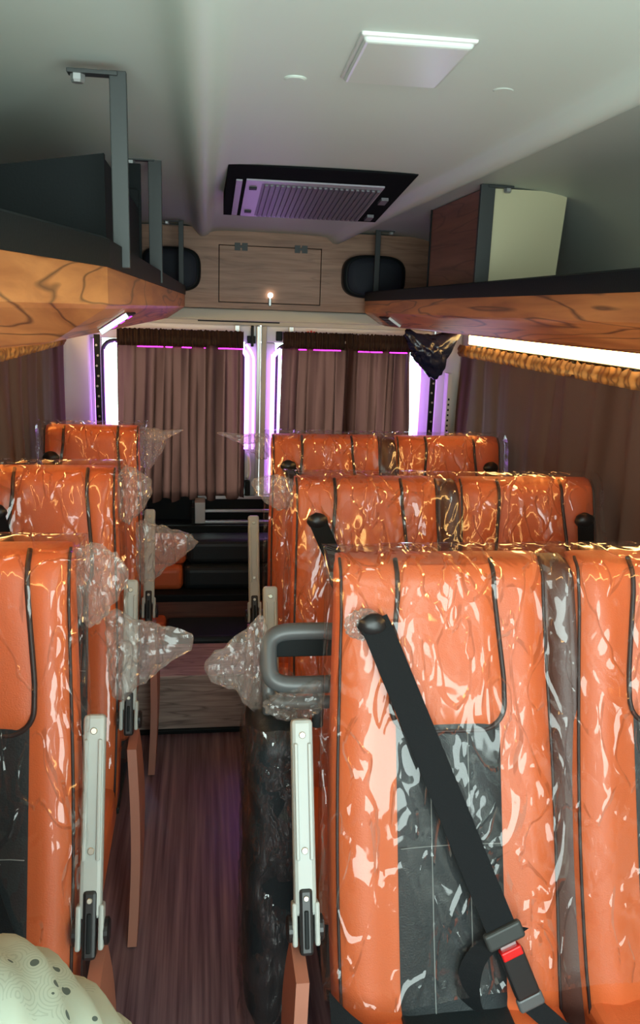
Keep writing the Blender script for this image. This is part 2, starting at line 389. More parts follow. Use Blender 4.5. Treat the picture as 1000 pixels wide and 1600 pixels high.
box('latch_plate', .405, .43, YB - .03, YB - .001, 1.465, 1.50, M['lmetal'], d2, .003)
box('latch_plate', .145, .17, YB - .03, YB - .001, 1.465, 1.50, M['lmetal'], d1, .003)
tube('pull_handle', smooth_path([(.215, YB - .01, .87), (.218, YB - .05, .86), (.222, YB - .055, .80), (.218, YB - .05, .76), (.215, YB - .01, .75)]), .008, M['white'], d1)
box('lock_body', .200, .228, YB - .04, YB - .001, .665, .74, M['dark'], d1, .005)
st = box('sticker', .49, .545, YB - .003, YB - .001, 1.462, 1.49, M['sticker'], d2)
for k in range(3): box('mark', .497 + k * .015, .507 + k * .015, YB - .004, YB - .003, 1.467, 1.480 + .004 * (k % 2), M['stred'], st)
struct(box('trim_1', -.03, .36, YB - .025, YB - .005, 1.512, 1.526, M['dark']))

# rear header: laminate panel with hatch
hdr = thing('rear_header_panel', 'wood laminate panel with a hatch high above the rear doors', 'panel', (.3, YB - .02, 1.52))
HP = 4.0
bm = bmesh.new()
for b_ in [(XL, .066, HP, HP + .02, 1.575, 1.935), (.549, XR, HP, HP + .02, 1.575, 1.935), (.066, .549, HP, HP + .02, 1.862, 1.935), (.066, .549, HP, HP + .02, 1.575, 1.602)]: add_box(bm, *b_)
bm_obj('panel', bm, M['wpanel'], hdr)
box('backing', .05, .56, HP + .018, HP + .025, 1.59, 1.875, M['dark'], hdr)
ht = box('hatch', .0695, .5455, HP - .001, HP + .017, 1.6055, 1.8585, M['wpanel'], hdr, .002)
for hx in (.17, .45):
    h = boxes('hinge', [(hx - .03, hx - .004, HP - .006, HP - .001, 1.838, 1.872), (hx + .004, hx + .03, HP - .006, HP - .001, 1.838, 1.872), (hx - .012, hx + .012, HP - .010, HP - .001, 1.850, 1.860)], M['gmetal'], ht)
box('latch', .301, .315, HP - .012, HP - .001, 1.592, 1.632, M['lmetal'], ht, .003)
disc('hatch_knob', (.309, HP - .012, 1.642), (0, -1, 0), .012, .008, M['glow'], ht, 20)  # small hatch knob with an emissive material
ldg = box('header_ledge', XL, XR, HP - .035, YB, 1.520, 1.573, M['wall'], hdr, .008)
# speakers on the header
def speaker(xc, hw, label):
    s = thing('speaker', label, 'speaker', (xc, HP, 1.65), 'oval speakers on the rear header')
    def ring(sc, y, n=40):
        out = []
        for k in range(n):
            t = 2 * math.pi * k / n; c, q = math.cos(t), math.sin(t)
            out.append((xc + hw * sc * math.copysign(abs(c) ** .62, c), y, 1.742 + .098 * sc * math.copysign(abs(q) ** .62, q)))
        return out
    loft('shell', [ring(1, HP - .001), ring(1, HP - .05), ring(.97, HP - .065), ring(.90, HP - .070)], M['dark'], s)
    loft('grille', [ring(.89, HP - .068), ring(.85, HP - .076), ring(.6, HP - .084), ring(.2, HP - .087)], M['speaker'], s)
speaker(-.15, .135, 'black oval speaker behind the left luggage rack')
speaker(.795, .150, 'black oval speaker behind the right luggage rack')

# ------------------------------------------------------------------ ceiling fittings
lamp = thing('ceiling_lamp', 'flat square white ceiling lamp cover', 'lamp', (.275, 1.23, 1.921))
box('cover', .203, .347, 1.128, 1.328, 1.912, 1.922, M['diffuser'], lamp, .006, 3, rot=Matrix.Rotation(-.03, 4, 'Z'), smooth=False)
box('rim', .199, .351, 1.124, 1.332, 1.918, 1.926, M['white'], lamp, .003, 2, rot=Matrix.Rotation(-.03, 4, 'Z'))
for (x, y, lb) in ((.137, 1.36, 'small round white ceiling button left of the square lamp'), (.458, 1.335, 'small round white ceiling button right of the square lamp')):
    tag(disc('ceiling_button', (x, y, 1.9245), (0, 0, -1), .0175, .006, M['ceil'], None, 32), lb, 'ceiling button', 'round ceiling buttons')
ac = thing('ceiling_vent', 'black framed air conditioner vent with grey grille on the ceiling', 'vent', (.29, 2.35, 1.92))
A0, A1 = 2.135, 2.66   # the unit's face slopes down towards the rear
def ac_z(y): return 1.916 - .062 * (y - A0) / (A1 - A0)
def slab(name, x0, x1, y0, y1, d, mat, par, th=.01):
    v = [(x0, y0, ac_z(y0) - d), (x1, y0, ac_z(y0) - d), (x1, y1, ac_z(y1) - d), (x0, y1, ac_z(y1) - d)]
    v2 = [(a, b, c + th) for a, b, c in v]
    return mesh(name, v + v2, [(0, 1, 2, 3), (4, 5, 6, 7), (0, 1, 5, 4), (1, 2, 6, 5), (2, 3, 7, 6), (3, 0, 4, 7)], mat, par, False)
v = [(.058, A0, ac_z(A0)), (.53, A0, ac_z(A0)), (.53, A1, ac_z(A1)), (.058, A1, ac_z(A1)), (.058, A0, 1.925), (.53, A0, 1.925), (.53, A1, 1.925), (.058, A1, 1.925)]
mesh('housing', v, [(0, 1, 2, 3), (4, 5, 6, 7), (0, 1, 5, 4), (1, 2, 6, 5), (2, 3, 7, 6), (3, 0, 4, 7)], M['acblack'], ac, False)
slab('side_bar', .082, .098, 2.26, 2.64, .004, M['pinkish'], ac)
fr = slab('inner_frame', .108, .47, 2.25, 2.645, .004, M['pinkish'], ac)
slab('grille_recess', .150, .462, 2.275, 2.63, .0045, M['grille'], ac)
for k in range(22):
    x = .158 + k * .0142
    slab('slat', x, x + .0075, 2.28, 2.625, .0085, M['grille'], ac, .006)
for yy in (2.31, 2.57): slab('clip', .118, .138, yy, yy + .018, .008, M['dark'], ac, .005)
for yy in (2.36, 2.56): slab('knob', .485, .505, yy, yy + .05, .009, M['grille'], ac, .008)

# ------------------------------------------------------------------ luggage racks
def rack(name, label, secs, sgn, wallx):
    """secs: (y, inner x). sgn +1 for the right-hand rack, -1 for the left"""
    r = thing(name, label, 'luggage rack', (wallx - sgn * .2, secs[0][0], 1.51), 'overhead luggage racks')
    def pr(y, x, pts): return [(x + sgn * dx, y, z) for dx, z in pts]
    face = [(0, 1.632), (0, 1.578), (.006, 1.572), (.078, 1.524), (.10, 1.519), (.10, 1.531), (.014, 1.590), (.012, 1.632)]
    loft('fascia', [pr(y, x, face) for y, x in secs], M['wrack'], r, smooth=False)
    lip = [(-.004, 1.630), (-.004, 1.668), (.004, 1.672), (.020, 1.668), (.020, 1.630)]
    loft('lip', [pr(y, x, lip) for y, x in secs], M['black'], r, smooth=False)
    tray = lambda y, x: [(x + sgn * .098, y, 1.5185), (wallx - sgn * .002, y, 1.5185), (wallx - sgn * .002, y, 1.60), (x + sgn * .018, y, 1.60), (x + sgn * .018, y, 1.592)]
    loft('tray', [tray(y, x) for y, x in secs], M['wrack'], r, smooth=False)
    return r
def lx(y): return -.137 + (y - 1.25) * .0185 if y >= 1.25 else -.137 - (1.25 - y) * .222
rl = rack('luggage_rack', 'left overhead rack with a bent wood laminate fascia and black lip', [(y, lx(y)) for y in (.35, .8, 1.25, 1.26, 2.0, 3.0, 3.908)], -1, XL)
rr = rack('luggage_rack', 'right overhead rack with a long straight wood laminate fascia', [(y, .75) for y in (.2, 1.5, 2.5, 3.908)], 1, XR)
# louvre vents let into the slanted underside of the racks
def louvre(par, x, y, sgn, col, n):
    f = Vector((sgn * .072, 0, -.048)).normalized(); nrm = Vector((-sgn * .048, 0, -.072)).normalized(); c = Vector((x + sgn * .042, y, 1.548)) + nrm * .001
    def q(name, a0, a1, b0, b1, h, mat, p):
        v = [c + f * a + Vector((0, b, 0)) + nrm * hh for hh in (0, h) for a, b in ((a0, b0), (a1, b0), (a1, b1), (a0, b1))]
        return mesh(name, v, [(0, 1, 2, 3), (4, 5, 6, 7), (0, 1, 5, 4), (1, 2, 6, 5), (2, 3, 7, 6), (3, 0, 4, 7)], mat, p, False)
    b = q('vent', -.030, .030, -.10, .10, .004, M['dark'], par)
    q('lever', -.03, .03, -.112, -.097, .010, M['lmetal'], b)
    for i in range(3):
        for j in range(n):
            q('led_dot', -.022 + i * .018, -.012 + i * .018, -.08 + j * .035, -.065 + j * .035, .0055, col, b)
louvre(rl, lx(1.72), 1.72, -1, M['violet'], 5)
louvre(rr, .75, 3.55, 1, M['grille'], 5)
# hanger posts from rack to ceiling
def post(x, y, w, label, sgn, zt=1.945, d=.006):
    p = thing('rack_post', label, 'post', (x, y, 1.63), 'rack hanger posts')
    box('bar', x - w / 2, x + w / 2, y - d, y + d, 1.636, zt, M['gmetal'], p, .0015)
    box('bracket', x + (0 if sgn > 0 else -.075), x + (.075 if sgn > 0 else 0), y - .012, y + .012, zt - .008, zt - .002, M['gmetal'], p, .001)
    disc('bolt', (x + sgn * .06, y, zt - .008), (0, 0, -1), .011, .012, M['lmetal'], p, 6)
def ptop(x): return 1.945
post(-.131, 1.41, .026, 'dark steel post at the front end of the left rack', -1, 1.925)
post(-.126, 2.30, .034, 'dark steel post midway along the left rack', -1)
post(-.100, 3.80, .022, 'thin dark post before the left oval speaker', -1, 1.94)
post(.803, 2.41, .042, 'wide dark post beside the cream cabinet panel', 1, 1.946, .008)
post(.785, 3.85, .024, 'thin dark post before the right oval speaker', 1, 1.945)
# cabinet on the right rack
cb = thing('overhead_cabinet', 'wood sided overhead cabinet with a cream front on the right rack', 'cabinet', (.95, 2.7, 1.60))
box('side_panel', .812, .828, 2.425, 3.03, 1.662, 1.944, M['wcab'], cb, .001)
box('edge_trim', .808, .830, 3.03, 3.04, 1.662, 1.944, M['dark'], cb)
v = [(.828, 2.425, 1.601), (1.032, 2.425, 1.601), (1.052, 2.425, 1.939), (.828, 2.425, 1.939)]
mesh('front_panel', v + [(a, b + .016, c) for a, b, c in v], [(0, 1, 2, 3), (4, 5, 6, 7), (0, 1, 5, 4), (1, 2, 6, 5), (2, 3, 7, 6), (3, 0, 4, 7)], M['cream'], cb, False)
box('back_panel', .828, 1.06, 3.01, 3.025, 1.60, 1.935, M['cream'], cb)
# dark cabinet on the left rack
cl = thing('overhead_cabinet', 'black overhead cabinet behind the post on the left rack', 'cabinet', (-.4, 1.9, 1.60))
v = [(-.60, 1.50, 1.60), (-.165, 1.50, 1.60), (-.165, 1.50, 1.822), (-.60, 1.50, 1.752)]
mesh('front_panel', v + [(a, b + .016, c) for a, b, c in v], [(0, 1, 2, 3), (4, 5, 6, 7), (0, 1, 5, 4), (1, 2, 6, 5), (2, 3, 7, 6), (3, 0, 4, 7)], M['black'], cl, False)
box('side_panel', -.182, -.165, 1.516, 2.24, 1.60, 1.815, M['black'], cl)
box('rear_panel', -.60, -.165, 2.24, 2.255, 1.60, 1.86, M['black'], cl)
box('inner_board', -.205, -.160, 2.262, 2.28, 1.60, 1.925, M['black'], cl)

# ------------------------------------------------------------------ warm LED strips under the racks
def led(name, x0, x1, y0, y1, label):
    s = thing(name, label, 'light strip', ((x0 + x1) / 2, y0, 1.47), 'warm light strips above the side curtains')
    box('channel', x0, x1, y0, y1, 1.446, 1.514, M['white'], s)
    t = [(x0 if x0 > 0 else x1, y, z) for y, z in ()]
    box('diffuser', (x0 - .006) if x0 > 0 else x1, x0 if x0 > 0 else (x1 + .006), y0 + .005, y1 - .005, 1.449, 1.511, M['warm'], s, .002)
led('light_strip', 1.252, 1.268, .3, 3.85, 'warm white light strip glowing above the right curtain')
led('light_strip', -.678, -.662, .3, 3.85, 'warm white light strip above the left curtain')

# ------------------------------------------------------------------ curtains
def curtain(name, label, p0, p1, z0, z1, mat, folds, amp, seed, nrm, tuck=.010, flare=0.0, band=.05, top_mat=None, frill=.02, group=None):
    c = thing(name, label, 'curtain', ((p0[0] + p1[0]) / 2, (p0[1] + p1[1]) / 2, z0), group)
    p0 = Vector((*p0, 0)); p1 = Vector((*p1, 0)); nv = Vector((*nrm, 0)); tv = (p1 - p0).normalized()
    rnd = random.Random(seed); ph = [rnd.uniform(0, 6.28) for _ in range(6)]
    def fold(u, v):   # v = 0 at top
        s = u * folds * 6.283
        wn = 5.0 * noise.noise(Vector((u * folds * .22, v * .35, seed * 5.3)))
        a = math.sin(s + ph[0] + wn + .6 * math.sin(v * 2.5 + ph[3]))
        b = .5 * math.sin(s * 2.3 + ph[2] + v * 1.4) * (1 - .5 * v)
        k = noise.noise(Vector((u * folds * .8 + v * .5, v * 1.6, seed * 3.1))) * 1.5
        m_ = .35 + 1.1 * abs(noise.noise(Vector((u * folds * .33, v * .7, seed * 1.7)))) * 1.6
        return amp * ((a * .8 + b * .5) * (.55 + .45 * v) * m_ + k)
    def f(u, v):
        p = p0.lerp(p1, .5 + (u - .5) * (1 + flare * v))
        p = p + nv * fold(u, v) + tv * tuck * (.4 + .6 * v) * math.sin(u * folds * 12.566 + ph[5] + 10.0 * noise.noise(Vector((u * folds * .22, v * .35, seed * 5.3)))); p.z = z1 + (z0 - z1) * v + .006 * math.sin(u * 40 + ph[4]) * v; return p
    grid('cloth', f, int(folds * 26), 36, mat, c)
    tm = top_mat or mat
    def g(u, v):
        p = p0.lerp(p1, u); s = u * folds * 6.283
        ang = v * math.pi
        wob = math.sin(s * 4.1 + ph[1]) * .5 + math.sin(s * 7.3 + ph[2]) * .5 + noise.noise(Vector((u * folds * 6, v * 3, seed))) * 1.4
        p = p - nv * (-.012 - .010 * math.sin(ang)) + nv * wob * .006
        p.z = z1 - .012 + (band) * (1 - v) + (frill * (.35 + .65 * noise.noise(Vector((u * folds * 9, 0, seed)))) if v < .05 else 0); return p
    grid('gathered_top', g, int(folds * 44), 8, tm, c)
    a = p0.copy(); b = p1.copy(); a.z = b.z = z1 + band * .35
    tube('rod', [a, b], .006, M['lmetal'], c)
    return c
curtain('curtain', 'long brown curtain gathered along the right side windows', (1.240, .2), (1.240, 3.93), .60, 1.400, M['curtain'], 15, .017, 3, (-1, 0), .012, 0, .045, M['lit_gather'], .024, 'side curtains')
curtain('curtain', 'long brown curtain gathered along the left side windows', (-.652, .4), (-.652, 3.93), .60, 1.400, M['curtain'], 15, .017, 5, (1, 0), .012, 0, .045, M['lit_gather'], .024, 'side curtains')
RY = YB - .075
curtain('curtain', 'thin brown curtain over the left rear door window', (-.40, RY), (.185, RY), .655, 1.405, M['rcurtain'], 6, .046, 9, (0, -1), .007, .05, .075, M['gather'], .012, 'rear door curtains')
curtain('curtain', 'thin brown curtain over the right rear door, half nearest the door gap', (.372, RY), (.72, RY), .655, 1.410, M['rcurtain'], 4, .038, 12, (0, -1), .007, .03, .075, M['gather'], .012, 'rear door curtains')
curtain('curtain', 'thin brown curtain over the right rear door, half nearest the right wall', (.665, RY - .055), (1.0, RY - .055), .655, 1.410, M['rcurtain'], 4, .038, 15, (0, -1), .007, .04, .075, M['gather'], .012, 'rear door curtains')

# purple light tubes around the rear windows and behind the curtain tops
def ltube(label, pts, r=.0075, mat='purple'):
    t = tube('light_tube', smooth_path(pts, 5), r, M[mat], None, 10); tag(t, label, 'light tube', 'purple light tubes at the rear'); return t
ly = YB - .022
ltube('violet light tube at the outer edge of the left rear window', [(-.455, ly, .68), (-.455, ly, 1.30), (-.448, ly, 1.365), (-.41, ly, 1.395)], .014)
ltube('violet light tube left of the gap between the rear doors', [(.206, ly, .90), (.206, ly, 1.30), (.202, ly, 1.36), (.172, ly, 1.39)], .011)
ltube('thin violet light tube close to the left door edge', [(.238, ly, .90), (.238, ly, 1.28), (.232, ly, 1.36), (.20, ly, 1.41)], .006)
ltube('violet light tube right of the gap between the rear doors', [(.332, ly, .68), (.332, ly, 1.30), (.336, ly, 1.36), (.37, ly, 1.39)], .011)
ltube('thin violet light tube beside the right door curtain', [(.362, ly, .68), (.362, ly, 1.28), (.366, ly, 1.34), (.385, ly, 1.37)], .006)
ltube('violet light tube at the outer edge of the right rear window', [(1.058, ly, .68), (1.062, ly, 1.20), (1.055, ly, 1.35), (1.03, ly, 1.385)], .014)
ltube('added hidden violet tube lighting the left rear pillar', [(-.503, 3.985, .68), (-.503, 3.985, 1.42)], .006)  # hidden tube, added only to wash the left pillar trim in violet
ltube('added hidden violet tube lighting the right rear pillar', [(1.128, 3.985, .68), (1.128, 3.985, 1.36)], .006)  # same added helper for the right pillar trim
ltube('magenta light line under the left rear curtain top', [(-.31, RY - .003, 1.390), (.18, RY - .003, 1.390)], .0026, 'magenta')
ltube('magenta light line under the right rear curtain top', [(.40, RY - .002, 1.395), (.655, RY - .002, 1.395)], .0026, 'magenta')
ltube('magenta light line under the far right rear curtain top', [(.73, RY - .057, 1.395), (.97, RY - .057, 1.395)], .0026, 'magenta')

# perforated pillar strips
def pillar(label, x, y):
    p = thing('pillar_strip', label, 'trim strip', (x, y, .5), 'perforated pillar strips')
    box('strip', x - .014, x + .014, y - .006, y + .006, .5, 1.44, M['dark'], p, .003)
    for k in range(14): disc('rivet', (x + .003 * (-1) ** k, y - .006, .78 + k * .047), (0, -1, 0), .0055, .002, M['lmetal'], p, 10)
pillar('black riveted strip beside the left rear curtain', -.49, 3.96)
pillar('black riveted strip beside the right rear curtain', 1.115, 3.96)
struct(box('trim_2', XL, -.53, 4.01, 4.05, .3, 1.5, M['white'], None, .01))
struct(box('trim_3', 1.14, XR, 4.01, 4.05, .3, 1.5, M['white'], None, .01))
pf = thing('perforated_rail', 'white perforated rail beside the right side curtain', 'rail', (1.20, 3.95, .6))
box('rail', 1.188, 1.206, 3.94, 4.012, .6, 1.30, M['white'], pf)
for k in range(16): box('slot', 1.193, 1.201, 3.9385, 3.94, .78 + k * .026, .79 + k * .026, M['dark'], pf)

def crumple(name, c, rad, pts, mat, parent, seed, amp=.25, sub=4, freq=2.2, smooth=True):
    """a bag of film: a sphere pulled out along given spikes, then crumpled with ridged noise"""
    bm = bmesh.new(); bmesh.ops.create_icosphere(bm, subdivisions=sub, radius=1.0)
    c = Vector(c); R = Vector(rad)
    for v in bm.verts:
        d = v.co.normalized(); k = 1.0
        k += amp * (noise.ridged_multi_fractal(d * freq + Vector((seed, 0, 0)), 1.0, 2.1, 3, 1.0, 2.0) - 1.0) * .6
        p = Vector((d.x * R.x, d.y * R.y, d.z * R.z)) * k
        for (s, w) in pts:
            sd = Vector(s); a = max(0, d.dot(sd.normalized()))
            p += sd * (a ** w)
        v.co = c + p
    return bm_obj(name, bm, mat, parent, smooth)
bg_ = crumple('plastic_bag', (1.045, 3.80, 1.415), (.080, .05, .060), [((.02, 0, -.07), 3), ((-.06, 0, .05), 6), ((.08, 0, .06), 5)], M['bag'], None, 3.3, .5, 4, 3.0)
tag(bg_, 'crumpled dark shiny plastic bag hanging beside the right rear curtain', 'bag')

# ------------------------------------------------------------------ rear step and bench
st = struct(box('trim_4', -.32, .40, 3.02, 3.34, FZ, .165, M['wstep'], None, .004))
struct(box('trim_5', -.32, .40, 3.005, 3.022, FZ, FZ + .018, M['dark'], None, .003))
rb = thing('rear_bench', 'low black and orange rear bench at the end of the aisle', 'bench', (.03, 3.5, FZ))
box('lower_base', -.34, .40, 3.345, 3.62, FZ, .12, M['dark'], rb)
def pad(name, x0, x1, y0, y1, z0, z1, mat, par, b=.02): return box(name, x0, x1, y0, y1, z0, z1, mat, par, b, 4, smooth=False)
pad('lower_cushion', -.17, .24, 3.35, 3.60, .115, .19, M['bleather'], rb)
pad('end_cushion', -.33, -.172, 3.35, 3.47, .115, .192, M['orange'], rb)
pad('end_cushion', -.33, -.172, 3.48, 3.60, .115, .205, M['orange'], rb)
pad('end_cushion', .242, .40, 3.40, 3.60, .115, .20, M['orange'], rb)
box('board', -.36, .42, 3.60, 3.62, .10, .262, M['wbench'], rb)
box('board_edge', -.36, .42, 3.592, 3.84, .262, .298, M['black'], rb, .006)
pad('upper_cushion', -.095, .36, 3.66, 3.84, .292, .41, M['bleather'], rb, .03)
pad('end_cushion', -.33, -.097, 3.66, 3.84, .292, .41, M['orange'], rb, .03)
pad('upper_backrest', -.08, .36, 3.70, 3.86, .405, .525, M['bleather'], rb, .03)
pad('end_cushion', -.33, -.082, 3.70, 3.86, .405, .525, M['orange'], rb, .03)
# sill in front of the doors
sl = thing('rear_sill', 'black rear door sill with bright aluminium rails', 'sill', (.05, 3.93, .40))
box('body', -.45, .95, 3.87, 4.05, .40, .540, M['dark'], sl, .004)
box('rim', -.45, .95, 3.865, 3.885, .535, .552, M['black'], sl, .003)
box('wall_lip', -.45, .95, 4.03, 4.05, .54, .660, M['black'], sl, .003)
box('tray_cheek', -.06, -.045, 3.88, 4.04, .54, .64, M['black'], sl)
box('rail', .00, .36, 3.90, 3.93, .553, .566, M['alu'], sl, .002)
box('rail', -.04, .36, 3.97, 3.99, .592, .606, M['alu'], sl, .002)
box('rail', -.04, .36, 4.02, 4.035, .648, .664, M['alu'], sl, .002)
box('bracket', -.045, .005, 3.89, 4.0, .555, .66, M['lmetal'], sl, .002)

# ------------------------------------------------------------------ seats
LB = .88     # length of a backrest measured down from its top
def yf_of(t): return -.20 * t - .155 * t * t - .018 * math.sin(math.pi * min(1, t / .8))
RT = .035
class Back:
    def __init__(s, xc, w, Y, zt, seed):
        s.xc, s.w, s.Y, s.zt, s.seed = xc, w, Y, zt, seed
    def hw(s, t): return s.w / 2 + .012 * max(0, t - .25) + .010 * math.sin(max(0, t - .1) * 4)
    def th(s, t): return .095 + .05 * t
    def front(s, u, t, off=0.0):
        """u in -1..1 across, t metres down from the top"""
        hw = s.hw(t); b = abs(u)
        y = s.Y + yf_of(t) + .032 * b ** 10 - .012 * math.exp(-((b - .74) / .18) ** 2) * min(1, t / .1) + .004 * math.cos(u * 3)
        tt = max(0.0, t)
        if tt < RT: y += RT - math.sqrt(max(0, RT * RT - (RT - tt) ** 2))
        return Vector((s.xc + u * hw, y - off, s.zt - t + (off if t < .004 else 0)))
    def ring(s, t, off=0.0, n=28, disp=None):
        r = []
        hw = s.hw(t) + off
        inset = 0
        if t < RT and off == 0: inset = (RT - math.sqrt(max(0, RT * RT - (RT - t) ** 2))) * .5
        for k in range(n + 1):
            u = -1 + 2 * k / n; p = s.front(u, max(t, 0)); p.x = s.xc + u * (hw - inset * .6); p.y -= off; p.z = s.zt - t; r.append(p)
        yb = s.Y + yf_of(max(t, 0)) + s.th(max(t, 0)) + off - inset
        for x in (hw - inset * .6, hw * .97 - inset, hw * .5, 0, -hw * .5, -hw * .97 + inset, -hw + inset * .6):
            e = abs(x) / hw
            r.append(Vector((s.xc + x, yb - (.03 if e > .98 else .006 if e > .9 else 0), s.zt - t)))
        return r
TS = [0, .0015, .005, .011, .02, .035, .06, .1, .15, .2, .25, .3, .36, .42, .48, .54, .6, .66, .72, .77, LB]
def make_back(par, xc, w, Y, zt, seed, full=True):
    B = Back(xc, w, Y, zt, seed)
    body = loft('backrest', [B.ring(t) for t in TS], M['orange'], par)
    hw = w / 2
    # head pad, raised, with a rounded lower edge
    def half(t):   # half width of the head pad
        return .098 + .016 * max(0, min(1, (t - .06) / .16))
    TB = .315; CR = .05
    def padpt(a, b):   # a -1..1, b 0..1
        t = .006 + (TB - .006) * b
        lim = half(t)
        if t > TB - CR: lim -= CR - math.sqrt(max(0, CR * CR - (t - (TB - CR)) ** 2))
        ed = max(abs(a) ** 6, (b ** 14))
        p = B.front(a * lim / B.hw(t), t); p.y -= .016 * (1 - ed) + .001; return p
    grid('head_pad', lambda i, j: padpt(-1 + 2 * i, j), 16, 24, M['orange'], body)
    path = []
    for k in range(14): path.append((-1, .0 + k * (TB - CR) / 13))
    pts = []
    for _, t in path: pts.append(B.front(-half(t) / B.hw(t), max(t, .002), .004))
    for k in range(1, 9):
        a = math.pi / 2 * k / 8; t = TB - CR + CR * math.sin(a); x = half(t) - CR + CR * math.cos(a); pts.append(B.front(-x / B.hw(t), t, .005))
    xs = half(TB) - CR
    for k in range(1, 9): pts.append(B.front((-xs + 2 * xs * k / 8) / B.hw(TB), TB, .005))
    for k in range(7, -1, -1):
        a = math.pi / 2 * k / 8; t = TB - CR + CR * math.sin(a); x = half(t) - CR + CR * math.cos(a); pts.append(B.front(x / B.hw(t), t, .005))
    for _, t in reversed(path[:-1]): pts.append(B.front(half(t) / B.hw(t), max(t, .002), .004))
    tube('piping', pts, .0050, M['piping'], body, 8)
    for sgn in (-1, 1):
        tube('piping', [B.front(sgn * .965, max(t, .003), .003) for t in TS[1:]], .0032, M['piping'], body, 6)
    # black lower panel with two rows of stitching
    def cp(i, j):
        a = -1 + 2 * i; t = TB - .03 + (LB - TB + .03) * j; p = B.front(a * .105 / B.hw(t), t); p.y -= .007 * (1 - abs(a) ** 8) + .0015; return p
    panel = grid('center_panel', cp, 14, 24, M['bleather'], body)
    for sx in (-.038, .038):
        tube('stitching', [Vector((0, -.0085, 0)) + B.front(sx / B.hw(t), t) for t in [TB + .005 + (LB - TB - .01) * k / 20 for k in range(21)]], .0012, M['stitch'], panel, 5)
    tube('stitching', [Vector((0, -.0085, 0)) + B.front(x / B.hw(.5), .52) for x in [-.1 + .2 * k / 8 for k in range(9)]], .0010, M['stitch'], panel, 5)
    return B, body
def make_film(par, x0, x1, Y, zt, seed, L=.78, res=1.0, amp=.012):
    """polythene sleeve pulled over a backrest (or both backrests of a double seat)"""
    B = Back((x0 + x1) / 2, x1 - x0, Y, zt, seed)
    n = int(60 * res * max(1, (x1 - x0) / .45)); m = int(80 * res)
    rings = []
    for j in range(m + 1):
        t = -.006 + (L + .006) * (j / m)
        full = B.ring(max(t, 0.0), .009, n); r = full[:n + 1]; bk = [full[-1] + Vector((0, -.01, 0)), full[n + 1] + Vector((0, -.01, 0))]
        for k, p in enumerate(r):
            p.z = zt - t
            q = Vector((p.x * 4.2 + p.z * 2.0, p.y * 3, p.z * 2.6 - p.x * 1.4)) + Vector((seed * 7.7, seed * 3.1, 0))
            d = noise.ridged_multi_fractal(q, .9, 2.2, 3, 1.0, 2.0) - 1.1
            dis = amp * .5 * d + .002
            p.y -= max(dis, -.004)
            if k == 0 or k == n: p.x += (-1 if k == 0 else 1) * max(0, dis) * 1.5
            if t < .02: p.z += max(-.004, dis) * .35
        rings.append([Vector((bk[0].x, bk[0].y, zt - t))] + r + [Vector((bk[1].x, bk[1].y, zt - t))])
    # over the top edge and a little way down the back
    top = rings[0]; yb = Y + .105; caps = []
    for f in (.2, .45, .7, .92, 1.0):
        caps.append([Vector((p.x, p.y + (yb - p.y) * f, p.z + .007 * math.sin(f * 2.6) + .003 * noise.noise(p * 20) * (1 - f))) for p in top])
    caps.append([Vector((p.x, yb + .006, p.z - .03)) for p in top]); caps.append([Vector((p.x, yb + .012, p.z - .12)) for p in top])
    rings = list(reversed(caps)) + rings
    return loft('plastic_cover', rings, M['film'], par, cap=False, closed=False, fix=False)
def bag_flap(par, c, rad, spikes, seed, mat='film2'):
    return crumple('plastic_flap', c, rad, spikes, M[mat], par, seed, .40, 4, 2.6, False)
def armrest(par, xc, Y, zt, w=.042, base=True):
    """flipped-up armrest: pale channel, screws, dark pivot; Y,zt are the seat's top"""
    a = Vector((xc, Y - .06, zt - .298)); b = Vector((xc, Y - .235, zt - .675))
    ax = (b - a); L = ax.length; ax.normalize(); sx = Vector((1, 0, 0)); nr = sx.cross(ax).normalized()
    if nr.y > 0: nr = -nr
    def P(s, x, d): return a + ax * s + sx * x + nr * d
    def bar(name, s0, s1, x0, x1, d0, d1, mat, p, bev=.003):
        bm = bmesh.new(); vs_ = add_box(bm, x0, x1, s0, s1, d0, d1, bev, 2)
        for v in bm.verts: v.co = P(v.co.y, v.co.x, v.co.z)
        return bm_obj(name, bm, mat, p)
    h = w / 2
    A = bar('armrest', 0, L * .86, -h, h, -.028, .004, M['arm'], par, .008)
    for s in (-1, 1):
        bar('rib', .045, L * .62, s * h * .62 - .0035, s * h * .62 + .0035, .002, .009, M['arm'], A, .002)
        bar('fork', L * .80, L * .985, s * h - .005, s * h + .005, -.026, .005, M['arm'], A, .004)
    for s in (.030, L * .58): disc('screw', P(s, 0, .004), nr, .0065, .003, M['screw'], A, 14)
    pv = bar('pivot', L * .74, L * 1.02, -h * .62, h * .62, -.024, .009, M['buckle'], A, .006)
    bar('slot', L * .83, L * .99, -h * .2, h * .2, .008, .012, M['dark'], pv, .002)
    disc('screw', P(L * .78, 0, .009), nr, .005, .003, M['screw'], pv, 12)
    for s in (-1, 1): disc('hub', P(L * .92, s * (h + .004), -.02), (s, 0, 0), .024, .010, M['buckle'], pv, 20)
    return A
def cushion(par, x0, x1, Y, zt, mat, cmat, dep=.42):
    y1 = Y - .255; z1 = zt - .815
    c = box('seat_cushion', x0, x1, y1 - dep, y1 + .03, z1 - .13, z1, M[mat], par, .035, 4)
    xm = (x0 + x1) / 2
    box('cushion_panel', xm - .105, xm + .105, y1 - dep + .02, y1, z1 - .004, z1 + .006, M[cmat], c, .004)
